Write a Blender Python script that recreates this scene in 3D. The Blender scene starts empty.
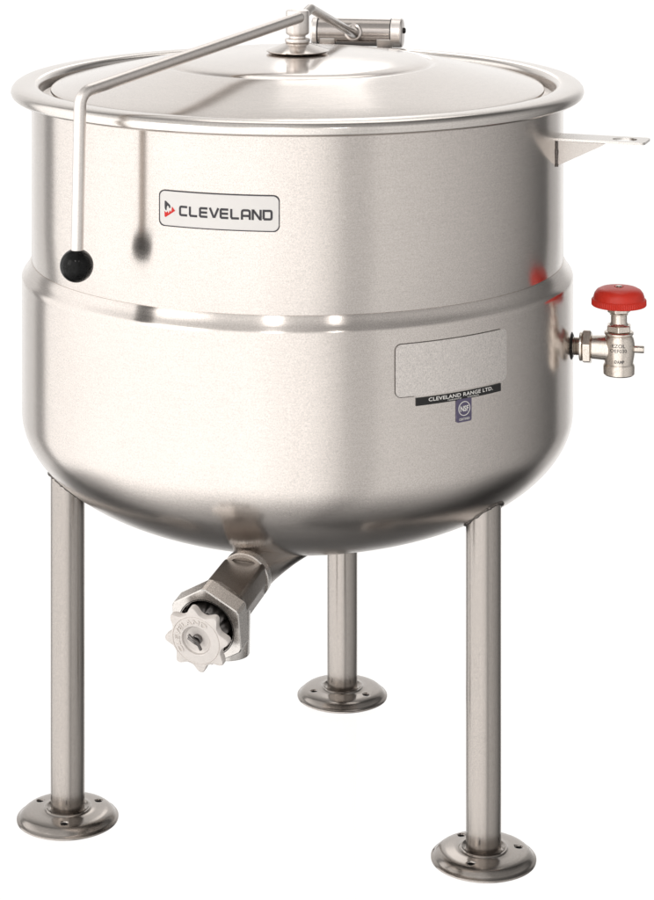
import bpy, bmesh, math, random
from mathutils import Vector, Matrix
random.seed(4)
S = bpy.context.scene
COL = S.collection
PI = math.pi
R = math.radians

# ------------------------------------------------------------------ helpers
def link(name, bm, mats, parent=None, sharp=32, smooth=True):
    bmesh.ops.recalc_face_normals(bm, faces=bm.faces)
    me = bpy.data.meshes.new(name)
    bm.to_mesh(me); bm.free()
    if not isinstance(mats, (list, tuple)): mats = [mats]
    for m in mats: me.materials.append(m)
    if smooth:
        me.polygons.foreach_set('use_smooth', [True] * len(me.polygons))
        me.set_sharp_from_angle(angle=R(sharp))
    me.update()
    o = bpy.data.objects.new(name, me)
    COL.objects.link(o)
    if parent: o.parent = parent
    return o

def lathe(bm, prof, seg=96, M=None, mat=0, sx=1.0, closed=False):
    """revolve (r, z) profile round local z"""
    rows = []
    for r, z in prof:
        if r < 1e-6:
            rows.append([bm.verts.new((0, 0, z))])
        else:
            rows.append([bm.verts.new((r * math.cos(2 * PI * k / seg) * sx, r * math.sin(2 * PI * k / seg), z)) for k in range(seg)])
    n = len(rows)
    for i in range(n if closed else n - 1):
        a, b = rows[i], rows[(i + 1) % n]
        for k in range(seg):
            q = [a[k % len(a)], a[(k + 1) % seg % len(a)] if len(a) > 1 else None,
                 b[(k + 1) % seg % len(b)] if len(b) > 1 else None, b[k % len(b)]]
            q = [v for v in q if v is not None]
            q2 = []
            for v in q:
                if v not in q2: q2.append(v)
            if len(q2) > 2:
                f = bm.faces.new(q2); f.material_index = mat
    if M is not None:
        bmesh.ops.transform(bm, matrix=M, verts=[v for row in rows for v in row])
    return rows

def frame(origin, zdir, xhint=(1, 0, 0)):
    z = Vector(zdir).normalized()
    x = Vector(xhint); x = (x - z * x.dot(z)).normalized()
    y = z.cross(x)
    M = Matrix.Identity(4)
    for i in range(3):
        M[i][0], M[i][1], M[i][2], M[i][3] = x[i], y[i], z[i], origin[i]
    return M

def fillet(pts, rads, n=10):
    """round the corners of a polyline"""
    P = [Vector(p) for p in pts]
    out = [P[0]]
    for i in range(1, len(P) - 1):
        a, b, c = P[i - 1], P[i], P[i + 1]
        u = (a - b).normalized(); v = (c - b).normalized()
        ang = u.angle(v)
        d = rads[i - 1] / math.tan(ang / 2)
        p0, p1 = b + u * d, b + v * d
        cen = b + (u + v).normalized() * (rads[i - 1] / math.sin(ang / 2))
        e0, e1 = p0 - cen, p1 - cen
        tot = e0.angle(e1)
        for k in range(n + 1):
            t = k / n
            out.append(cen + (e0 * math.sin((1 - t) * tot) + e1 * math.sin(t * tot)) / math.sin(tot))
    out.append(P[-1])
    return out

def tube(bm, path, rad, seg=20, caps=True, mat=0, closed=False):
    P = [Vector(p) for p in path]
    n = len(P)
    rows = []
    up = Vector((0.13, 0.21, 0.97)).normalized()
    prev = None
    for i in range(n):
        if closed: t = (P[(i + 1) % n] - P[i - 1]).normalized()
        else: t = (P[min(i + 1, n - 1)] - P[max(i - 1, 0)]).normalized()
        if prev is None:
            x = t.cross(up)
            if x.length < .2: x = t.cross(Vector((1, 0, 0)))
            x.normalize()
        else:
            x = (prev - t * prev.dot(t)).normalized()
        prev = x
        y = t.cross(x)
        r = rad[i] if isinstance(rad, (list, tuple)) else rad
        rows.append([bm.verts.new(P[i] + (x * math.cos(2 * PI * k / seg) + y * math.sin(2 * PI * k / seg)) * r) for k in range(seg)])
    for i in range(n if closed else n - 1):
        a, b = rows[i], rows[(i + 1) % n]
        for k in range(seg):
            f = bm.faces.new((a[k], a[(k + 1) % seg], b[(k + 1) % seg], b[k])); f.material_index = mat
    if caps and not closed:
        bm.faces.new(rows[0]).material_index = mat
        bm.faces.new(rows[-1]).material_index = mat

def loft(bm, sections, caps=True, mat=0, M=None):
    rows = [[bm.verts.new(p) for p in s] for s in sections]
    n = len(rows[0])
    for a, b in zip(rows, rows[1:]):
        for k in range(n):
            f = bm.faces.new((a[k], a[(k + 1) % n], b[(k + 1) % n], b[k])); f.material_index = mat
    if caps:
        bm.faces.new(rows[0]).material_index = mat
        bm.faces.new(rows[-1]).material_index = mat
    if M is not None:
        bmesh.ops.transform(bm, matrix=M, verts=[v for r_ in rows for v in r_])

def poly(n, r, z, rot=0.0, bev=0.0):
    """regular polygon section with softened corners"""
    out = []
    for k in range(n):
        a = 2 * PI * k / n + rot
        if bev:
            for d in (-bev, 0, bev):
                rr = r * (1 - .012 if d else 1 - .022 * 0)
                out.append((r * math.cos(a + d) * (0.985 if d == 0 else .975), r * math.sin(a + d) * (0.985 if d == 0 else .975), z))
        else:
            out.append((r * math.cos(a), r * math.sin(a), z))
    return out

def bevel(bm, w, seg=2, angle=30):
    es = [e for e in bm.edges if len(e.link_faces) == 2 and e.calc_face_angle(0) > R(angle)]
    bmesh.ops.bevel(bm, geom=es, offset=w, segments=seg, affect='EDGES', profile=.5, clamp_overlap=True)

# things laid on the round wall: u = arc length from the wall's front line, v = height
def wrap(rad, off=0.0):
    def f(u, v, d=0.0):
        a = u / rad
        rr = rad + off + d
        return Vector((rr * math.sin(a), -rr * math.cos(a), v))
    return f

def rrect(u0, u1, v0, v1, r, n=6):
    pts = []
    for cx, cy, a0 in ((u1 - r, v1 - r, 0), (u0 + r, v1 - r, 90), (u0 + r, v0 + r, 180), (u1 - r, v0 + r, 270)):
        for k in range(n + 1):
            a = R(a0 + 90 * k / n)
            pts.append((cx + r * math.cos(a), cy + r * math.sin(a)))
    return pts

def curved_plate(bm, fn, outline, thick, nu=28, mat=0, inset=0.0):
    """outline in (u, v) -> a thin curved slab on the wall, cut in strips so that it follows the curve"""
    us = [p[0] for p in outline]
    u0, u1 = min(us), max(us)
    b2 = bmesh.new()
    vs = [b2.verts.new((u, v, 0)) for u, v in outline]
    b2.faces.new(vs)
    for k in range(1, nu):
        u = u0 + (u1 - u0) * k / nu
        bmesh.ops.bisect_plane(b2, geom=b2.verts[:] + b2.edges[:] + b2.faces[:], plane_co=(u, 0, 0), plane_no=(1, 0, 0))
    top = {}; bot = {}
    for v in b2.verts:
        top[v] = bm.verts.new(fn(v.co.x, v.co.y, thick)); bot[v] = bm.verts.new(fn(v.co.x, v.co.y, -.0008))
    for f in b2.faces:
        bm.faces.new([top[v] for v in f.verts]).material_index = mat
    for e in b2.edges:
        if len(e.link_faces) == 1:
            a, b = e.verts
            bm.faces.new((top[a], top[b], bot[b], bot[a])).material_index = mat
    b2.free()

def ring_plate(bm, fn, outer, inner, thick, mat=0):
    n = len(outer)
    to = [bm.verts.new(fn(*p, thick)) for p in outer]; ti = [bm.verts.new(fn(*p, thick)) for p in inner]
    bo = [bm.verts.new(fn(*p, -.0004)) for p in outer]; bi = [bm.verts.new(fn(*p, -.0004)) for p in inner]
    for k in range(n):
        j = (k + 1) % n
        for q in ((to[k], to[j], ti[j], ti[k]), (to[k], to[j], bo[j], bo[k]), (ti[k], ti[j], bi[j], bi[k])):
            bm.faces.new(q).material_index = mat

def dense(pts, step):
    out = []
    for i, p in enumerate(pts):
        q = pts[(i + 1) % len(pts)]
        L = math.dist(p, q); k = max(1, int(L / step))
        for j in range(k):
            out.append((p[0] + (q[0] - p[0]) * j / k, p[1] + (q[1] - p[1]) * j / k))
    return out

def stroke(bm, pts, w, fn, thick, mat=0):
    """flat ribbon with mitred joints through 2D points"""
    P = [Vector(p) for p in pts]
    L, Rr = [], []
    for i in range(len(P)):
        d0 = (P[i] - P[i - 1]).normalized() if i else None
        d1 = (P[i + 1] - P[i]).normalized() if i < len(P) - 1 else None
        d0 = d0 or d1; d1 = d1 or d0
        t = (d0 + d1).normalized()
        nrm = Vector((-t.y, t.x))
        k = w / 2 / max(.45, nrm.dot(Vector((-d0.y, d0.x))))
        L.append(P[i] + nrm * k); Rr.append(P[i] - nrm * k)
    for i in range(len(P) - 1):
        q = [bm.verts.new(fn(p.x, p.y, thick)) for p in (L[i], L[i + 1], Rr[i + 1], Rr[i])]
        bm.faces.new(q).material_index = mat

def text2d(body, size=1.0, bold=0.0, spacing=1.0, align='LEFT'):
    cu = bpy.data.curves.new('t', 'FONT')
    cu.body = body; cu.size = size; cu.offset = bold; cu.space_character = spacing
    cu.align_x = align; cu.resolution_u = 3
    ob = bpy.data.objects.new('t', cu); COL.objects.link(ob)
    dg = bpy.context.evaluated_depsgraph_get()
    me = bpy.data.meshes.new_from_object(ob.evaluated_get(dg))
    V = [(v.co.x, v.co.y) for v in me.vertices]; F = [list(p.vertices) for p in me.polygons]
    bpy.data.objects.remove(ob); bpy.data.curves.remove(cu); bpy.data.meshes.remove(me)
    return V, F

def put_text(bm, VF, fit, fn, thick, mat=0):
    """fit = (u0, u1, v0, v1): stretch the lettering to this box"""
    V, F = VF
    x0, x1 = min(v[0] for v in V), max(v[0] for v in V)
    y0, y1 = min(v[1] for v in V), max(v[1] for v in V)
    u0, u1, v0, v1 = fit
    vs = [bm.verts.new(fn(u0 + (x - x0) / (x1 - x0) * (u1 - u0), v0 + (y - y0) / (y1 - y0) * (v1 - v0), thick)) for x, y in V]
    for f in F:
        try: bm.faces.new([vs[i] for i in f]).material_index = mat
        except ValueError: pass

# ------------------------------------------------------------------ materials
def new_mat(name):
    m = bpy.data.materials.new(name); m.use_nodes = True
    nt = m.node_tree
    return m, nt, nt.nodes['Principled BSDF']

def metal(name, col, rough, aniso=0.0, stretch=(30, 30, 900), grain=.10, bump=.008, rvar=.10, tangent=True, blotch=.0, axis='Z'):
    m, nt, b = new_mat(name)
    N, K = nt.nodes, nt.links
    tc = N.new('ShaderNodeTexCoord')
    mp = N.new('ShaderNodeMapping'); mp.inputs['Scale'].default_value = stretch
    K.new(tc.outputs['Object'], mp.inputs['Vector'])
    n1 = N.new('ShaderNodeTexNoise'); n1.inputs['Scale'].default_value = 1; n1.inputs['Detail'].default_value = 4; n1.inputs['Roughness'].default_value = .65
    K.new(mp.outputs['Vector'], n1.inputs['Vector'])
    n2 = N.new('ShaderNodeTexNoise'); n2.inputs['Scale'].default_value = 620; n2.inputs['Detail'].default_value = 1
    K.new(tc.outputs['Object'], n2.inputs['Vector'])
    n3 = N.new('ShaderNodeTexNoise'); n3.inputs['Scale'].default_value = 7; n3.inputs['Detail'].default_value = 5
    K.new(tc.outputs['Object'], n3.inputs['Vector'])
    def math_(op, a, bb):
        x = N.new('ShaderNodeMath'); x.operation = op
        for i, v in enumerate((a, bb)):
            if isinstance(v, (int, float)): x.inputs[i].default_value = v
            else: K.new(v, x.inputs[i])
        return x.outputs[0]
    g = math_('ADD', math_('MULTIPLY', math_('SUBTRACT', n1.outputs['Fac'], .5), grain * 1.4), math_('MULTIPLY', math_('SUBTRACT', n2.outputs['Fac'], .5), grain * 3.0))
    g = math_('ADD', g, math_('MULTIPLY', math_('SUBTRACT', n3.outputs['Fac'], .5), blotch))
    g = math_('ADD', g, 1.0)
    mx = N.new('ShaderNodeVectorMath'); mx.operation = 'SCALE'
    mx.inputs[0].default_value = col
    K.new(g, mx.inputs['Scale'])
    K.new(mx.outputs['Vector'], b.inputs['Base Color'])
    b.inputs['Metallic'].default_value = 1
    r = math_('ADD', math_('MULTIPLY', math_('SUBTRACT', n1.outputs['Fac'], .5), rvar), rough)
    r = math_('ADD', r, math_('MULTIPLY', math_('SUBTRACT', n3.outputs['Fac'], .5), rvar * .8))
    K.new(r, b.inputs['Roughness'])
    if aniso:
        b.inputs['Anisotropic'].default_value = aniso
        b.inputs['Anisotropic Rotation'].default_value = .25
        tg = N.new('ShaderNodeTangent'); tg.direction_type = 'RADIAL'; tg.axis = axis
        K.new(tg.outputs['Tangent'], b.inputs['Tangent'])
    if bump:
        bp = N.new('ShaderNodeBump'); bp.inputs['Strength'].default_value = bump; bp.inputs['Distance'].default_value = .001
        K.new(n1.outputs['Fac'], bp.inputs['Height']); K.new(bp.outputs['Normal'], b.inputs['Normal'])
    return m

def plain(name, col, rough, metallic=0.0, spec=.5, grain=.04, scale=500, bump=.0):
    m, nt, b = new_mat(name)
    N, K = nt.nodes, nt.links
    tc = N.new('ShaderNodeTexCoord')
    n = N.new('ShaderNodeTexNoise'); n.inputs['Scale'].default_value = scale; n.inputs['Detail'].default_value = 3
    K.new(tc.outputs['Object'], n.inputs['Vector'])
    mr = N.new('ShaderNodeMapRange'); mr.inputs[3].default_value = 1 - grain; mr.inputs[4].default_value = 1 + grain
    K.new(n.outputs['Fac'], mr.inputs[0])
    mx = N.new('ShaderNodeVectorMath'); mx.operation = 'SCALE'; mx.inputs[0].default_value = col
    K.new(mr.outputs[0], mx.inputs['Scale']); K.new(mx.outputs['Vector'], b.inputs['Base Color'])
    b.inputs['Roughness'].default_value = rough; b.inputs['Metallic'].default_value = metallic
    b.inputs['Specular IOR Level'].default_value = spec
    if bump:
        bp = N.new('ShaderNodeBump'); bp.inputs['Strength'].default_value = bump; bp.inputs['Distance'].default_value = .001
        K.new(n.outputs['Fac'], bp.inputs['Height']); K.new(bp.outputs['Normal'], b.inputs['Normal'])
    return m

STEEL = (.62, .575, .54)
M_wall = metal('brushed steel', STEEL, .20, .75, rvar=.05, grain=.13, blotch=.10)
M_lid = metal('satin steel', (.66, .615, .58), .16, .6, rvar=.06)
M_rim = metal('polished steel edge', (.68, .64, .605), .2, .0, stretch=(20, 20, 300), bump=0)
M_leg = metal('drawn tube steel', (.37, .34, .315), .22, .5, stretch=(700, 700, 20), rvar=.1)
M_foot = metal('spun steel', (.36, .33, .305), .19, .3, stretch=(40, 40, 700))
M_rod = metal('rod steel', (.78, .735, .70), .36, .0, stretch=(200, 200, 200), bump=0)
M_hinge = metal('turned steel', (.36, .33, .31), .2, .0, stretch=(300, 300, 300), bump=0)
M_weld = metal('heat darkened weld', (.14, .125, .115), .42, .0, stretch=(300, 300, 300), grain=.5, bump=.5)
M_cast = metal('cast steel', (.25, .222, .20), .36, .0, stretch=(160, 160, 160), grain=.22, bump=.12, blotch=.25)
M_face = metal('machined steel', (.66, .63, .60), .28, .0, stretch=(300, 300, 300), bump=0)
M_bore = metal('dark bore steel', (.16, .15, .145), .3, .0, stretch=(200, 200, 200), bump=0)
M_wheel = plain('pale cast alloy', (.70, .655, .62), .48, .25, .4, grain=.06, scale=260, bump=.15)
M_nickel = metal('nickel plated brass', (.70, .635, .57), .24, .0, stretch=(260, 260, 260), grain=.16, bump=.05)
M_black = plain('black phenolic', (.006, .006, .006), .13, 0, .14, grain=.0)
M_dark = plain('black painted iron', (.012, .011, .010), .4, 0, .3, grain=.2)
M_hole_shade = plain('painted hole shade', (.004, .004, .004), .8, 0, .1)
M_red = plain('red moulded plastic', (.62, .026, .011), .38, 0, .45, grain=.05, scale=300)
M_white = plain('white label film', (.74, .715, .69), .35, 0, .4, grain=.01)
M_ink = plain('charcoal ink', (.055, .052, .058), .5, 0, .3)
M_redink = plain('red ink', (.62, .03, .025), .5, 0, .3)
M_strip = plain('black label film', (.014, .013, .013), .4, 0, .35)
M_inkw = plain('white ink', (.75, .73, .70), .5, 0, .3)
M_purple = plain('violet grey label film', (.105, .09, .15), .4, 0, .35, grain=.08)
M_plate = metal('etched plate steel', (.73, .685, .65), .33, .0, stretch=(190, 190, 190), grain=.24, bump=.06, blotch=.12)
M_gusset = metal('cut sheet steel', (.54, .505, .475), .36, .0, stretch=(60, 60, 500), bump=0)
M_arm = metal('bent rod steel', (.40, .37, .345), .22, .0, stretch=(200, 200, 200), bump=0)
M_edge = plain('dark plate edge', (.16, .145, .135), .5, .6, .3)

# ------------------------------------------------------------------ the kettle
root = bpy.data.objects.new('steam_kettle', None); COL.objects.link(root)
root['label'] = 'stainless steel floor kettle on three legs with hinged lid and draw-off valve'
root['category'] = 'kettle'

RW, RJ = .367, .380           # radius of the upper wall and of the steam jacket
Z0, CB = .535, .173           # the dished bottom: height of its shoulder, depth
def dish(r): return Z0 - CB * math.sqrt(max(0, 1 - (r / RJ) ** 2))

# upper wall with its inside
bm = bmesh.new()
prof = [(RW - .003, .725), (RW, .735), (RW, .8), (RW, .87), (RW, .93), (RW, .9672), (.3565, .9672), (.3560, .9620), (.3440, .9585), (.3400, .9560), (.345, .90), (.345, .78), (.335, .70), (.25, .58), (0, .53)]  # inner ledge under the lid is added to lighten the gap
lathe(bm, prof, 192)
wall = link('kettle_wall', bm, M_wall, root)

# steam jacket: rolled shoulder, straight side, dished bottom
bm = bmesh.new()
prof = [(RW - .004, .7400), (RW + .0008, .7396), (.3684, .7386), (.3692, .7372), (.3706, .7345), (.3728, .7305), (.3754, .7265), (.3780, .7232), (.3796, .7205), (.3803, .7175), (.3801, .7140),
        (RJ, .7090), (RJ, .69), (RJ, .65), (RJ, .60), (RJ, .56)]
for k in range(0, 41):
    a = PI / 2 * k / 40
    prof.append((RJ * math.cos(a) if k < 40 else 0, Z0 - CB * math.sin(a)))
lathe(bm, prof, 192)
jacket = link('steam_jacket', bm, M_wall, root, sharp=40)

# rolled rim
bm = bmesh.new()
prof = [(.356, .950), (.356, .9735), (.3572, .9775), (.3600, .9805), (.3645, .9822), (.3720, .9828), (.3800, .9826), (.3865, .9815), (.3912, .9790), (.3942, .9752), (.3952, .9710), (.3940, .9668),
        (.3905, .9640), (.3850, .9628), (.3780, .9632), (.3700, .9646), (.3655, .9658), (.3655, .950)]
lathe(bm, prof, 192, closed=True)
rim = link('rolled_rim', bm, M_rim, root)

# lid
bm = bmesh.new()
prof = [(0, 1.0190), (.03, 1.0188), (.08, 1.0175), (.13, 1.0148), (.165, 1.0118), (.1775, 1.0098), (.1825, 1.0076), (.1850, 1.0060), (.1875, 1.0058), (.1900, 1.0068), (.1930, 1.0074), (.1970, 1.0068),
        (.22, 1.0020), (.26, .9936), (.30, .9852), (.325, .9796), (.334, .9772), (.3385, .9758), (.3408, .9738), (.3412, .9712), (.3400, .9690), (.3370, .9680), (.3200, .9700), (.18, .995), (0, 1.005)]
lathe(bm, prof, 192)
lid = link('lid', bm, M_lid, root)
# escutcheon and hub in the middle of the lid
bm = bmesh.new()
prof = [(0, 1.0195), (.040, 1.0195), (.0435, 1.0215), (.0437, 1.0226), (.0425, 1.0232), (.034, 1.0266), (.024, 1.0304), (.0165, 1.0330), (.013, 1.0345), (0, 1.0345)]
lathe(bm, prof, 72)
link('hub_plate', bm, M_lid, lid)
bm = bmesh.new()
prof = [(0, 1.033), (.0148, 1.033), (.0172, 1.0342), (.0178, 1.0362), (.0172, 1.0384), (.0140, 1.0392), (.0116, 1.0400), (.0112, 1.0420), (.0126, 1.0436), (.0150, 1.0448), (.0160, 1.0462), (.0163, 1.048), (.0163, 1.0755), (.0155, 1.0775), (.0138, 1.0782), (0, 1.0782)]
lathe(bm, prof, 56)
link('hub', bm, M_rod, lid)
# lift arm from hub back to the hinge
bm = bmesh.new()
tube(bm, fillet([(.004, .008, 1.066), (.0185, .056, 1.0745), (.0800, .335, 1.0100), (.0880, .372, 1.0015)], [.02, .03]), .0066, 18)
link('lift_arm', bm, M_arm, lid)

# handle rod with ball grip
bm = bmesh.new()
path = fillet([(.002, -.0175, 1.0695), (-.2702, -.343, 1.0112), (-.2743, -.343, .806)], [.019], 14)
tube(bm, path, .0078, 22)
bmesh.ops.create_uvsphere(bm, u_segments=20, v_segments=12, radius=.0078, matrix=Matrix.Translation((.002, -.0175, 1.0695)))
handle = link('handle_rod', bm, M_rod, root)
bm = bmesh.new()
rb = .0210
prof = [(0, -rb)] + [(rb * math.sin(PI * k / 40), -rb * math.cos(PI * k / 40)) for k in range(1, 36)] + [(.0085, rb * .925), (0, rb * .92)]
lathe(bm, prof, 48, Matrix.Translation((-.2747, -.343, .7965)))
g = link('ball_grip', bm, M_black, handle); g['label'] = 'glossy black ball grip'

# hinge: horizontal spring tube on the back of the rim
hc = Vector((.0935, .402, 1.0010)); ha = Vector((.985, -.17, 0)).normalized()
Mh = frame(hc, ha, (0, 0, 1))
bm = bmesh.new()
lathe(bm, [(0, -.060), (.0216, -.060), (.0216, .0525), (0, .0525)], 64, Mh)
hinge = link('lid_hinge', bm, M_hinge, root)
def capend(z0, z1, far):
    b = bmesh.new()
    s = 1 if z1 > z0 else -1
    lathe(b, [(0, z0), (.0226, z0), (.0230, z0 + s * .0006), (.0230, z1 - s * .003), (.0215, z1 - s * .0008), (.0195, z1), (0, z1)], 64, Mh)
    return link('end_cap', b, M_rod, hinge)
capend(.0542, .0715, 0); capend(-.0616, -.0712, 0)
for z0, z1 in ((.0526, .0541), (-.0615, -.0601)):
    bm = bmesh.new()
    lathe(bm, [(0, z0), (.0222, z0), (.0222, z1), (0, z1)], 64, Mh)
    link('gasket', bm, M_dark, hinge)
bm = bmesh.new()
lathe(bm, [(0, .0712), (.0045, .0712), (.0045, .0742), (.003, .0755), (0, .0755)], 20, Mh @ Matrix.Translation((.004, 0, 0)))
link('end_screw', bm, M_dark, hinge)
# boss that takes the lift arm
Mb = frame((.0885, .3905, 1.0015), (-.20, -.93, .18))
bm = bmesh.new()
lathe(bm, [(0, -.005), (.0128, -.005), (.0130, .0060), (.0110, .0064), (.0110, .0072), (.0140, .0076), (.0142, .0118), (.0130, .0130), (.0100, .0136), (.0096, .0170), (.0080, .0185), (0, .0185)], 40, Mb)
link('pivot_boss', bm, M_hinge, hinge)
# saddle under the tube, standing on the rim
for zc in (-.045, .045):
    bm = bmesh.new()
    secs = []
    for zz in (zc - .012, zc + .012):
        secs.append([(-.0215, -.016, zz), (-.0215, .016, zz), (-.008, .021, zz), (-.008, -.021, zz)])
    loft(bm, secs, M=Mh)
    bevel(bm, .001)
    link('saddle', bm, M_rod, hinge)

# bracket on the right side of the wall
pa = R(-19.5)
ex = Vector((math.cos(pa), math.sin(pa), 0)); ey = Vector((-math.sin(pa), math.cos(pa), 0))
base = ex * RW
def bp(l, w, z): return base + ex * l + ey * w + Vector((0, 0, z))
zt = .9195
bm = bmesh.new()
# top plate with a slotted hole: outline with hole, extruded
out = [(-.010, 0), (.112, 0), (.1165, .002), (.1185, .006), (.1185, .040), (.1165, .044), (.112, .046), (-.010, .046)]
n = 32
hole = [(.088 + .0165 * math.cos(2 * PI * k / n), .023 + .0135 * math.sin(2 * PI * k / n)) for k in range(n)]
def nearest_fill(bm, outer, inner, z):
    vo = [bm.verts.new(bp(l, w, z)) for l, w in outer]; vi = [bm.verts.new(bp(l, w, z)) for l, w in inner]
    eo = [bm.edges.new((vo[i], vo[(i + 1) % len(vo)])) for i in range(len(vo))]
    ei = [bm.edges.new((vi[i], vi[(i + 1) % len(vi)])) for i in range(len(vi))]
    bmesh.ops.triangle_fill(bm, use_beauty=True, edges=eo + ei)
    return vo, vi
o1, i1 = nearest_fill(bm, out, hole, zt); o2, i2 = nearest_fill(bm, out, hole, zt - .0032)
for a, b in ((o1, o2), (i1, i2)):
    for k in range(len(a)):
        j = (k + 1) % len(a)
        bm.faces.new((a[k], a[j], b[j], b[k]))
bracket = link('side_bracket', bm, M_face, root, sharp=25)
for w in (.0015, .0415):
    bm = bmesh.new()
    tri = [(-.006, -.0036), (.066, -.0040), (.062, -.0068), (.002, -.0365), (-.006, -.0385)]
    loft(bm, [[base + ex * l + ey * w + Vector((0, 0, zt + z)) for l, z in tri],
              [base + ex * l + ey * (w + .0028) + Vector((0, 0, zt + z)) for l, z in tri]])
    link('gusset', bm, M_gusset, bracket, sharp=25)
bm = bmesh.new()
path = [base + ex * (.0006 - .0000) + ey * .0008 + Vector((0, 0, zt - .004 - .034 * k / 16)) for k in range(17)]
tube(bm, path, [.0014 + .0008 * random.random() for _ in path], 8)
link('weld_bead', bm, M_weld, bracket)

# ------------------------------------------------------------------ legs
RL = .3251
def make_leg(theta, hole0):
    c = Vector((RL * math.cos(R(theta)), RL * math.sin(R(theta)), 0))
    b = bmesh.new()
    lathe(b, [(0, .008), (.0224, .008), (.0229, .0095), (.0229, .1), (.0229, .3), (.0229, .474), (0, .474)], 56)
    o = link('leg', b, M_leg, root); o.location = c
    # flange with three bolt holes, cut through
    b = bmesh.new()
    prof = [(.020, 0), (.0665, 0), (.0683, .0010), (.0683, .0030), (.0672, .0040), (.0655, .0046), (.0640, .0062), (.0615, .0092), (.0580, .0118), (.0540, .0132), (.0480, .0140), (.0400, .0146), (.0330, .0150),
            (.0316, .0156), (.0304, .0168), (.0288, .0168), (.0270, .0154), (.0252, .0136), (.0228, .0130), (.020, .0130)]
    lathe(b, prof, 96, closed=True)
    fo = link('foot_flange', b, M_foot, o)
    cb = bmesh.new()
    for k in range(3):
        a = R(hole0 + 120 * k)
        lathe(cb, [(0, -.01), (.0052, -.01), (.0052, .03), (0, .03)], 24, Matrix.Translation((.0455 * math.cos(a), .0455 * math.sin(a), 0)))
    cut = link('cut', cb, M_hole_shade)
    cut.location = c
    bpy.context.view_layer.update()
    md = fo.modifiers.new('holes', 'BOOLEAN'); md.object = cut; md.operation = 'DIFFERENCE'; md.solver = 'EXACT'
    dg = bpy.context.evaluated_depsgraph_get()
    me = bpy.data.meshes.new_from_object(fo.evaluated_get(dg))
    fo.modifiers.clear(); fo.data = me
    me.materials.clear(); me.materials.append(M_foot)
    bpy.data.objects.remove(cut)
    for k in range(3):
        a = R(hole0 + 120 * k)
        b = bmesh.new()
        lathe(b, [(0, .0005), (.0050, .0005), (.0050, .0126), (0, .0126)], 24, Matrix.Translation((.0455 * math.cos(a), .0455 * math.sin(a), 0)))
        link('hole_shade_plug', b, M_hole_shade, o)  # near-black plug standing in for the shade inside the hole
    # ragged weld where the tube meets the dished bottom
    b = bmesh.new()
    pts, rad = [], []
    for k in range(72):
        a = 2 * PI * k / 72
        q = Vector((.0234 * math.cos(a), .0234 * math.sin(a), 0))
        r = (c + q).length
        q.z = dish((Vector((c.x + q.x, c.y + q.y, 0))).length) + .0004
        pts.append(q + Vector((random.uniform(-.0004, .0004), random.uniform(-.0004, .0004), random.uniform(-.0006, .0006)))); rad.append(random.uniform(.0017, .0035))
    tube(b, pts, rad, 8, closed=True)
    link('weld_bead', b, M_weld, o)
    return o
make_leg(197.9, 270); make_leg(317.9, 5); make_leg(77.9, 200)

# ------------------------------------------------------------------ draw-off valve at the bottom
C = Vector((-.0605, -.278, .3943))
uh = Vector((-.3746, -.9272, 0)).normalized()
u = (uh - Vector((0, 0, .194))).normalized()
Mv = frame(C, u, (uh.y * -1, uh.x, 0))       # local x lateral (to the right seen from outside), y up, z outward
if (Mv.to_3x3() @ Vector((0, 1, 0))).z < 0:
    Mv = frame(C, u, (uh.y, -uh.x, 0))
print('valve lateral', Mv.to_3x3() @ Vector((1, 0, 0)), 'up', Mv.to_3x3() @ Vector((0, 1, 0)))
LX = 1 if (Mv.to_3x3() @ Vector((1, 0, 0))).x > 0 else -1

# flared neck, from inside the dished bottom out to the collar
bm = bmesh.new()
secs = []
for s, lat, top, bot in ((-.16, .105, .02, .012), (-.13, .092, .025, .018), (-.10, .071, .028, .0240), (-.08, .0575, .029, .0265), (-.06, .0465, .030, .0285), (-.04, .0385, .030, .0300), (-.02, .0330, .0295, .0300), (-.004, .0305, .0295, .0300), (.014, .0296, .0296, .0296)):
    secs.append([(lat * math.cos(2 * PI * k / 64), (top if math.sin(2 * PI * k / 64) > 0 else bot) * math.sin(2 * PI * k / 64), s) for k in range(64)])
loft(bm, secs, M=Mv)
link('outlet_neck', bm, M_leg, root)

DZ = -.0165
Mw = Mv @ Matrix.Translation((0, 0, DZ))
# valve body (octagonal casting), hexagonal head
bm = bmesh.new()
corner = [(-54, .0345), (55, .0350), (92, .0318), (132, .0335), (180, .0316), (230, .0335), (272, .0308)]
def sec(rho, z):
    pts = []
    for a, q in corner:
        for d in (-5, 0, 5):
            aa = R(90 - (a + d))
            r_ = q * rho / .0316 * (.975 if d else .99)
            pts.append((r_ * math.cos(aa) * LX, r_ * math.sin(aa), z))
    return pts
loft(bm, [sec(.0300, .031), (sec(.0310, .034)), sec(.0316, .10), sec(.0316, .128)], M=Mw)
valve = link('drain_valve', bm, M_cast, root)
valve['label'] = 'cast draw-off valve with a lobed pale hand wheel'
bm = bmesh.new()
lathe(bm, [(.0270, .004), (.0312, .004), (.0322, .0055), (.0322, .0150), (.0312, .0165), (.0270, .0165)], 64, Mv, closed=True)
link('collar', bm, M_face, valve)
bm = bmesh.new()
def hexs(rho, z, n=6, b=.05): 
    out = []
    for k in range(6):
        for d in (-b, b):
            a = PI / 2 + k * PI / 3 + d
            out.append((rho * math.cos(a), rho * math.sin(a), z))
    return out
loft(bm, [hexs(.034, .106), hexs(.0485, .1275), hexs(.0500, .1300), hexs(.0500, .1530)], caps=False, M=Mw)
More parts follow.
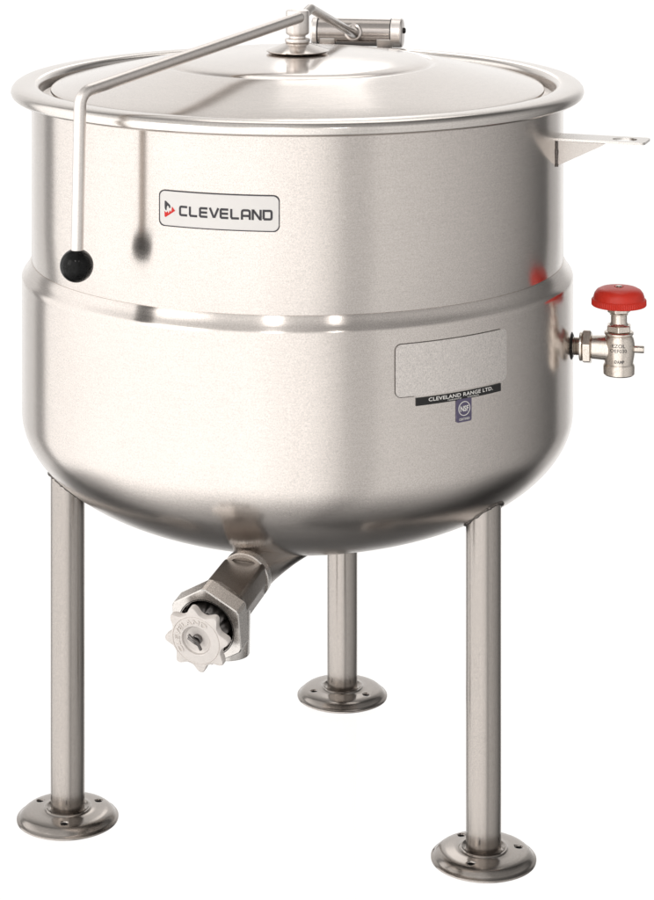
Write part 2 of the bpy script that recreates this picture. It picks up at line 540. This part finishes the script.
# front face ring with the round bore
outer = hexs(.0500, .1530)
ring0 = [Mw @ Vector(p) for p in outer]
n = 72
def bore(r, z): return [Mw @ Vector((r * math.cos(2 * PI * k / n), r * math.sin(2 * PI * k / n), z)) for k in range(n)]
vo = [bm.verts.new(Mw @ Vector(p)) for p in hexs(.0488, .1545)]
lasts = [v for v in bm.verts][36:48]
eo = [bm.edges.new((vo[i], vo[(i + 1) % 12])) for i in range(12)]
vi = [bm.verts.new(p) for p in bore(.0355, .1545)]
ei = [bm.edges.new((vi[i], vi[(i + 1) % n])) for i in range(n)]
bmesh.ops.triangle_fill(bm, use_beauty=True, edges=eo + ei)
for i in range(12):
    bm.faces.new((lasts[i], lasts[(i + 1) % 12], vo[(i + 1) % 12], vo[i]))
vi2 = [bm.verts.new(p) for p in bore(.0350, .1300)]
for i in range(n):
    bm.faces.new((vi[i], vi[(i + 1) % n], vi2[(i + 1) % n], vi2[i]))
bm.faces.new(vi2)
link('valve_head', bm, M_face, valve, sharp=20)
bm = bmesh.new()   # bonnet in the bore
fl = []
for z, r, amp in ((.128, .0345, .0), (.136, .0335, .0), (.150, .030, .0022), (.160, .026, .003), (.163, .0235, .003)):
    fl.append([((r + amp * math.cos(10 * 2 * PI * k / 120)) * math.cos(2 * PI * k / 120), (r + amp * math.cos(10 * 2 * PI * k / 120)) * math.sin(2 * PI * k / 120), z) for k in range(120)])
loft(bm, fl, M=Mw)
link('bonnet', bm, M_bore, valve)
bm = bmesh.new()
lathe(bm, [(.0356, .1540), (.0362, .1550), (.0368, .1550), (.0372, .1540)], 72, Mw, closed=True)
link('bore_edge', bm, M_dark, valve)
# hand wheel: eight lobes, raised rim ring, dished middle
bm = bmesh.new()
NW = 256
def wheel(scale, z, lob=1.0):
    out = []
    for k in range(NW):
        a = 2 * PI * k / NW
        c8 = .5 + .5 * math.cos(8 * (a - R(4)))
        r = .0335 + .0092 * c8 ** 1.7 * lob
        out.append((r * scale * math.cos(a), r * scale * math.sin(a), z))
    return out
def circ(r, z): return [(r * math.cos(2 * PI * k / NW), r * math.sin(2 * PI * k / NW), z) for k in range(NW)]
loft(bm, [circ(.006, .163), circ(.012, .163), circ(.014, .172), wheel(.90, .1730), wheel(.97, .1740), wheel(1, .1762), wheel(1, .1822), wheel(.975, .1842), circ(.0312, .1848), circ(.0306, .1840), circ(.0300, .1848), circ(.0192, .1852), circ(.0185, .1846), circ(.0178, .1820), circ(.0150, .1800), circ(.006, .1795)], M=Mw)
wheelo = link('hand_wheel', bm, M_wheel, valve, sharp=24)
bm = bmesh.new()
V, F = text2d('CLEVELAND', 1, .01, 1.1)
x0, x1 = min(v[0] for v in V), max(v[0] for v in V)
def arc(x, y, d=0):
    a = R(222) - (x - x0) / (x1 - x0) * R(170)
    r = .0218 + y * .0085
    return Mw @ Vector((r * math.cos(a) * LX, r * math.sin(a), .1853 + d))
for d in (.0009,):
    vs = [bm.verts.new(arc(x, y, d)) for x, y in V]; vb = [bm.verts.new(arc(x, y, -.0010)) for x, y in V]
    cnt = {}
    for f in F:
        bm.faces.new([vs[i] for i in f])
        for i in range(len(f)):
            e = (f[i], f[(i + 1) % len(f)]); cnt.setdefault(tuple(sorted(e)), []).append(e)
    for k, es in cnt.items():
        if len(es) == 1:
            a, b = es[0]; bm.faces.new((vs[a], vs[b], vb[b], vb[a]))
link('wheel_lettering', bm, M_wheel, valve, sharp=20)
# spindle end with its bent cotter
bm = bmesh.new()
lathe(bm, [(0, .176), (.0062, .176), (.0062, .1838), (.0050, .1850), (0, .1850)], 24, Mw)
def vl(x, y, z): return Mw @ Vector((x * LX, y, z))
tube(bm, fillet([vl(-.0085, .0070, .186), vl(-.002, .0045, .1895), vl(.003, .001, .1880), vl(.0062, -.0100, .1865)], [.003, .004], 6), [.0019] * 16, 10)
tube(bm, fillet([vl(-.0095, .0030, .186), vl(-.001, .001, .1895), vl(.0045, -.0045, .1865)], [.003], 6), .0017, 10)
link('spindle_pin', bm, M_bore, valve)
# spout pointing straight down
sp = Mw @ Vector((0, 0, .090))
bm = bmesh.new()
zb = .3150
lathe(bm, [(.0235, zb), (.0268, zb), (.0272, zb + .001), (.0276, zb + .03), (.0282, sp.z - .004), (.022, sp.z + .004), (.0235, sp.z)], 56, Matrix.Translation((sp.x + .001, sp.y, 0)))
link('spout', bm, M_face, valve)

# ------------------------------------------------------------------ steam valve on the right side
va = R(-12)
ax = Vector((math.cos(va), math.sin(va), 0))
A0 = ax * (RJ - .004); A0.z = .6312
K_ = 1.03
Mc = frame(A0, ax, (0, 0, 1))
VB = A0 + ax * .0675
Ma = frame(VB, ax, (0, 0, 1)) @ Matrix.Scale(K_, 4) @ Matrix.Translation((0, 0, -.0850))
Mz = Matrix.Translation(VB) @ Matrix.Scale(K_, 4)                       # middle of the valve body
bm = bmesh.new()
VBz = VB.z
prof = [(0, -.0345), (.0150, -.0345), (.0192, -.0340), (.0204, -.0325), (.0206, -.0235), (.0198, -.0205), (.0186, -.0190), (.0192, -.0150), (.0204, -.0080), (.0210, 0), (.0206, .0080), (.0192, .0140), (.0172, .0175), (.0182, .0182), (.0192, .0195), (.0192, .0215), (.0178, .0226), (0, .0226)]
lathe(bm, prof, 56, Mz)
sv = link('steam_valve', bm, M_nickel, root)
sv['label'] = 'plated angle valve with a red knob'
bm = bmesh.new()   # side port towards the kettle and stub on the far side
lathe(bm, [(.0128, .0480), (.0150, .0500), (.0158, .0640), (.0170, .0750), (.012, .085)], 40, Ma)
lathe(bm, [(0, .0850), (.0048, .0900), (.0048, .1165), (.0042, .1178), (0, .1178)], 24, Ma @ Matrix.Translation((0, 0, 0)))
link('side_port', bm, M_nickel, sv)
bm = bmesh.new()
lathe(bm, [(0, -.012), (.0200, -.012), (.0195, .0030), (.0175, .0050), (.0150, .0062), (0, .0062)], 40, Mc)
link('coupling', bm, M_dark, sv)
bm = bmesh.new()
prof = [(.0100, .016)]
z = .0165
while z < .0325:
    prof += [(.0118, z), (.0112, z + .0009)]; z += .0018
prof += [(.0118, .0335), (.0178, .0338), (.0186, .0345), (.0186, .0368), (.0178, .0375), (.0150, .0385)]
lathe(bm, prof, 40, Ma)
lathe(bm, [(.0120, .0465), (.0130, .0475), (.0124, .0485), (.0130, .0495), (.0124, .0505), (.0130, .0515), (.0124, .0525), (.0130, .0535)], 40, Ma)
link('threaded_nipple', bm, M_nickel, sv)
def hexnut(name, r, z0, z1, M, rot=0, mat=None):
    b = bmesh.new()
    c = .12 * abs(z1 - z0)
    def p(rr, zz): return [(rr * math.cos(PI / 3 * k + d + rot), rr * math.sin(PI / 3 * k + d + rot), zz) for k in range(6) for d in (-.045, .045)]
    loft(b, [p(r * .9, z0), p(r, z0 + c), p(r, z1 - c), p(r * .9, z1)], M=M)
    return link(name, b, mat or M_nickel, sv, sharp=20)
hexnut('union_nut', .0228, .0380, .0492, Ma, R(12))
hexnut('gland_nut', .0168, .0226, .0315, Mz, R(20))
bm = bmesh.new()
lathe(bm, [(.0100, .030), (.0130, .0315), (.0112, .0335), (.0106, .0350), (.0106, .0440), (.0120, .0450), (.0120, .046), (0, .046)], 40, Mz)
link('stem', bm, M_nickel, sv)
hexnut('lock_nut', .0150, .0470, .0572, Mz, R(5))
bm = bmesh.new()
# knob: ribbed skirt and domed crown
NK = 480
def kn(r, z, amp=0): return [((r + amp * (.5 + .5 * math.cos(80 * 2 * PI * k / NK))) * math.cos(2 * PI * k / NK), (r + amp * (.5 + .5 * math.cos(80 * 2 * PI * k / NK))) * math.sin(2 * PI * k / NK), z) for k in range(NK)]
kb = .0560
loft(bm, [kn(.010, kb + .002), kn(.030, kb + .002), kn(.0330, kb + .0002), kn(.0345, kb + .0006, .0005), kn(.0352, kb + .0016, .0007), kn(.0351, kb + .0080, .0007), kn(.0345, kb + .0092, .0002), kn(.0337, kb + .0098), kn(.0330, kb + .0130), kn(.0317, kb + .0168), kn(.0288, kb + .0205), kn(.0240, kb + .0230), kn(.018, kb + .0242), kn(.010, kb + .0248), kn(.0062, kb + .0248), kn(.0060, kb + .0240)], M=Mz)
k = link('knob', bm, M_red, sv, sharp=28); k['label'] = 'red ribbed knob'
bm = bmesh.new()
lathe(bm, [(0, kb + .022), (.0044, kb + .022), (.0044, kb + .0252), (.0030, kb + .0264), (0, kb + .0266)], 20, Mz)
link('knob_screw', bm, M_nickel, sv)
bm = bmesh.new()
def onvalve(uu, vv, d=0):
    uu *= K_; vv *= K_
    a = uu / .0211 + R(-8)
    return VB + Vector(((.0216 + d) * math.sin(a), -(.0216 + d) * math.cos(a), vv))
for t, f in (('EZOL', (-.0090, .0085, .0052, .0100)), ('OEF030', (-.0115, .0105, -.0012, .0034)), ('DAMP', (-.0060, .0075, -.0155, -.0115))):
    put_text(bm, text2d(t, 1, .01), f, onvalve, .0003 if f[2] > -.01 else -.0008)
link('cast_lettering', bm, M_bore, sv)

# ------------------------------------------------------------------ nameplate on the wall
def arcu(rad, deg): return rad * R(deg)
fw = wrap(RW, .0)
u0, u1, v0, v1 = arcu(RW, -28.1), arcu(RW, -3.4), .8428, .8882
bm = bmesh.new()
curved_plate(bm, fw, rrect(u0, u1, v0, v1, .0075), .0009, 30)
name = link('nameplate', bm, M_white, root, sharp=30)
name['label'] = 'white nameplate with charcoal lettering'
bm = bmesh.new()
o_ = dense(rrect(u0, u1, v0, v1, .0075), .004)
mu, mv = (u0 + u1) / 2, (v0 + v1) / 2
w_, h_ = (u1 - u0) / 2, (v1 - v0) / 2
bd = .0013
i_ = [(mu + (a - mu) * (w_ - bd) / w_, mv + (b - mv) * (h_ - bd) / h_) for a, b in o_]
ring_plate(bm, fw, o_, i_, .0013)
link('border', bm, M_ink, name, sharp=30)
# lettering, squared strokes with clipped corners
pw = u1 - u0
tx0, tx1 = u0 + pw * .180, u0 + pw * .952
ty0, ty1 = v0 + .0142, v0 + .0274
LH = ty1 - ty0
glyph = {
    'C': [[(1, 1), (.18, 1), (.05, .95), (0, .80), (0, .20), (.05, .05), (.18, 0), (1, 0)]],
    'L': [[(0, 1.1), (0, .14), (.10, 0), (1, 0)]],
    'E': [[(1, 1), (.1, 1), (0, .9), (0, .1), (.1, 0), (1, 0)], [(0, .5), (.96, .5)]],
    'V': [[(-.06, 1.12), (.42, .06), (.58, .06), (1.06, 1.12)]],
    'A': [[(0, -.12), (0, .78), (.06, .94), (.22, 1), (.78, 1), (.94, .94), (1, .78), (1, -.12)], [(0, .34), (1, .34)]],
    'N': [[(0, -.12), (0, 1), (.1, 1), (.9, 0), (1, 0), (1, 1.12)]],
    'D': [[(0, 0), (0, 1), (.80, 1), (.95, .95), (1, .80), (1, .20), (.95, .05), (.80, 0), (0, 0)]],
}
word = 'CLEVELAND'
adv = (tx1 - tx0) / (len(word) + .02)
sw = .0028
bm = bmesh.new()
for i, ch in enumerate(word):
    gx = tx0 + adv * i + sw / 2
    gw = adv * .93 - sw
    for si, st in enumerate(glyph[ch]):
        pts = [(gx + gw * a, ty0 + sw / 2 + (LH - sw) * b) for a, b in st]
        stroke(bm, pts, sw, fw, .0012 + .00004 * si)
link('lettering', bm, M_ink, name)
# triangular emblem: charcoal hook above, red arrow below
bm = bmesh.new()
ex0, ey0 = u0 + pw * .050, v0 + .0114
ew, eh = .0153, .0205
def em(pts, mat):
    vs = [bm.verts.new(fw(ex0 + ew * a, ey0 + eh * b, .0012)) for a, b in pts]
    bm.faces.new(vs).material_index = mat
em([(.02, .98), (.12, 1), (.52, .76), (.57, .60), (.45, .55), (.40, .66), (.30, .72), (.22, .62), (.20, .42), (.09, .43), (.02, .55)], 0)
em([(.70, .68), (1, .43), (.12, 0), (.02, .02), (0, .37), (.16, .28), (.31, .37), (.38, .22), (.52, .45), (.60, .32), (.66, .44)], 1)
link('emblem', bm, [M_ink, M_redink], name)

# ------------------------------------------------------------------ plates on the jacket
fj = wrap(RJ, .0)
u0, u1 = arcu(RJ, 18.5), arcu(RJ, 44.4)
bm = bmesh.new()
curved_plate(bm, fj, rrect(u0, u1, .6362, .7022, .008), .0008, 30)
dp = link('data_plate', bm, M_plate, root, sharp=30)
dp['label'] = 'blank etched data plate'
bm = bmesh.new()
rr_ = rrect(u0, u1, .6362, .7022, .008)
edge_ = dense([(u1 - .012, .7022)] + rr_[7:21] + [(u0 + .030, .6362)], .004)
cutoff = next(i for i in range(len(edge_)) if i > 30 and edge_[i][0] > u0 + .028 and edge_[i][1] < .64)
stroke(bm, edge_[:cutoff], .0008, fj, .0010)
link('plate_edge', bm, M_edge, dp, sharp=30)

u0, u1 = arcu(RJ, 22.7), arcu(RJ, 42.7)
bm = bmesh.new()
curved_plate(bm, fj, [(u0, .6238), (u1, .6238), (u1, .6336), (u0, .6336)], .0011, 24)
ms = link('maker_strip', bm, M_strip, root, sharp=30)
ms['label'] = 'black maker strip with white lettering'
bm = bmesh.new()
put_text(bm, text2d('CLEVELAND RANGE LTD.', 1, .022, 1.06), (arcu(RJ, 25.3), arcu(RJ, 40.4), .6278, .6325), fj, .0015)
put_text(bm, text2d('TORONTO', 1, .02, 1.1), (arcu(RJ, 29.4), arcu(RJ, 32.6), .6250, .6267), fj, .0015)
put_text(bm, text2d('CANADA', 1, .02, 1.1), (arcu(RJ, 34.0), arcu(RJ, 36.8), .6250, .6267), fj, .0015)
link('lettering', bm, M_inkw, ms)

u0, u1 = arcu(RJ, 31.5), arcu(RJ, 35.0)
bm = bmesh.new()
curved_plate(bm, fj, rrect(u0, u1, .5955, .6245, .0022), .0016, 10)
nl = link('certification_label', bm, M_purple, root, sharp=30)
nl['label'] = 'small violet grey certification label'
bm = bmesh.new()
cu, cv = (u0 + u1) / 2, .6122
k = 40
ring_plate(bm, fj, [(cu + .0091 * math.cos(2 * PI * i / k), cv + .0091 * math.sin(2 * PI * i / k)) for i in range(k)], [(cu + .0082 * math.cos(2 * PI * i / k), cv + .0082 * math.sin(2 * PI * i / k)) for i in range(k)], .0020)
put_text(bm, text2d('NSF', 1, .03, 1.0), (cu - .0064, cu + .0064, cv - .0036, cv + .0036), fj, .0020)
put_text(bm, text2d('CERTIFIED', 1, .02, 1.05), (cu - .0082, cu + .0082, .5978, .6006), fj, .0020)
link('lettering', bm, M_inkw, nl)

# ------------------------------------------------------------------ added clear sheet under the feet, unseen so the bowl's underside stays dark
m, nt, b = new_mat('added clear floor sheet')
b.inputs['Base Color'].default_value = (1, 1, 1, 1)
b.inputs['Transmission Weight'].default_value = 1; b.inputs['Roughness'].default_value = 0; b.inputs['IOR'].default_value = 1.1
bm = bmesh.new()
bmesh.ops.create_cube(bm, size=1, matrix=Matrix.Translation((0, 0, -.0065)) @ Matrix.Diagonal((30, 30, .012, 1)))
fl = link('floor', bm, m, smooth=False); fl['kind'] = 'structure'

# ------------------------------------------------------------------ made-up studio surround, bright and dark bands shaped for the steel; lamps
W = bpy.data.worlds.new('World'); S.world = W; W.use_nodes = True
nt = W.node_tree; N, K = nt.nodes, nt.links
bg = N['Background']
tc = N.new('ShaderNodeTexCoord'); sx = N.new('ShaderNodeSeparateXYZ'); K.new(tc.outputs['Generated'], sx.inputs[0])
def mth(op, a, b=None, c=None):
    x = N.new('ShaderNodeMath'); x.operation = op
    for i, v in enumerate((a, b, c)):
        if v is None: continue
        if isinstance(v, (int, float)): x.inputs[i].default_value = v
        else: K.new(v, x.inputs[i])
    return x.outputs[0]
az = mth('ARCTAN2', sx.outputs[0], mth('MULTIPLY', sx.outputs[1], -1.0))     # 0 towards the camera side, + to the right
t = mth('ADD', mth('DIVIDE', az, 2 * PI), .5)
def ramp(fac, stops, interp='LINEAR'):
    r = N.new('ShaderNodeValToRGB'); r.color_ramp.interpolation = interp
    e = r.color_ramp.elements
    while len(e) > 1: e.remove(e[-1])
    e[0].position, e[0].color = stops[0][0], (stops[0][1],) * 3 + (1,)
    for p, v in stops[1:]:
        q = e.new(p); q.color = (v, v, v, 1)
    K.new(fac, r.inputs[0]); return r.outputs[0]
def A(d): return d / 360 + .5
side = ramp(t, [(A(-180), 1.08), (A(-159), 1.06), (A(-147), .90), (A(-140), .90), (A(-135), .42), (A(-129), .42), (A(-125), 1.5), (A(-90), 1.78), (A(-18), 1.80), (A(6), 1.50), (A(16), 1.06), (A(20), .78), (A(29), .76), (A(34), .94), (A(50), .86), (A(78), .66), (A(98), .48), (A(114), .30), (A(126), .17), (A(133), .14), (A(137), .50), (A(148), .64), (A(159), 1.06), (A(180), 1.08)])
hz = mth('MULTIPLY', mth('ADD', sx.outputs[2], 1.0), .5)
low_front = ramp(hz, [(.0, .20), (.067, .42), (.146, .74), (.228, 1.0), (1, 1.0)])
low_back = ramp(hz, [(.0, .20), (.067, .10), (.146, .10), (.215, .28), (.270, 1.0), (1, 1.0)])
wy = N.new('ShaderNodeMapRange'); wy.interpolation_type = 'SMOOTHSTEP'; wy.inputs[1].default_value = -.25; wy.inputs[2].default_value = .45
K.new(sx.outputs[1], wy.inputs[0])
low = mth('ADD', mth('MULTIPLY', low_back, wy.outputs[0]), mth('MULTIPLY', low_front, mth('SUBTRACT', 1.0, wy.outputs[0])))
top = ramp(mth('MULTIPLY', mth('ADD', sx.outputs[2], 1.0), .5), [(0, 1.0), (.74, 1.0), (.86, .5), (1, .4)])
val = mth('MULTIPLY', mth('MULTIPLY', side, low), top)
tint = N.new('ShaderNodeVectorMath'); tint.operation = 'SCALE'; tint.inputs[0].default_value = (1.0, .985, .97)
K.new(val, tint.inputs['Scale'])
K.new(tint.outputs['Vector'], bg.inputs['Color']); bg.inputs['Strength'].default_value = 1.0

def area(name, loc, target, sx_, sy_, power, col=(1, .97, .94)):
    l = bpy.data.lights.new(name, 'AREA'); l.shape = 'RECTANGLE'; l.size = sx_; l.size_y = sy_; l.energy = power; l.color = col
    o = bpy.data.objects.new(name, l); COL.objects.link(o)
    o.location = loc
    o.rotation_euler = (Vector(target) - Vector(loc)).to_track_quat('-Z', 'Y').to_euler()
    return o
area('key_softbox', (-2.6, -2.2, 2.2), (0, 0, .7), 1.4, 1.8, 14)
area('added_top_light', (.2, .9, 3.0), (0, 0, .9), 1.6, 1.2, 8)  # added overhead to light the lid
area('added_back_light', (.15, 3.6, 2.5), (0, 0, 1.0), .5, 1.3, 2.6)  # added behind to put a bright streak on the lid
area('small_lamp', (-.6, -3.2, 3.4), (0, 0, .8), .22, .22, 7)
area('small_lamp', (.9, -3.0, 3.3), (0, 0, .8), .16, .16, 3)

# ------------------------------------------------------------------ camera (shifted lens, film upright)
cd = bpy.data.cameras.new('camera'); cam = bpy.data.objects.new('camera', cd); COL.objects.link(cam)
cam.location = (0, -3.2983, 1.4268); cam.rotation_euler = (PI / 2, 0, 0)
cd.sensor_fit = 'VERTICAL'; cd.sensor_height = 36; cd.sensor_width = 36
cd.lens = 2375.3 / 900 * 36
cd.shift_y = -(450 + 241.1) / 900
cd.shift_x = (327 - 297.5) / 900
cd.clip_end = 200
S.camera = cam
S.view_settings.view_transform = 'Standard'; S.view_settings.look = 'None'; S.view_settings.exposure = 0; S.view_settings.gamma = 1
S.render.engine = 'CYCLES'
S.cycles.max_bounces = 12; S.cycles.transmission_bounces = 8; S.cycles.glossy_bounces = 8
S.cycles.sample_clamp_indirect = 8
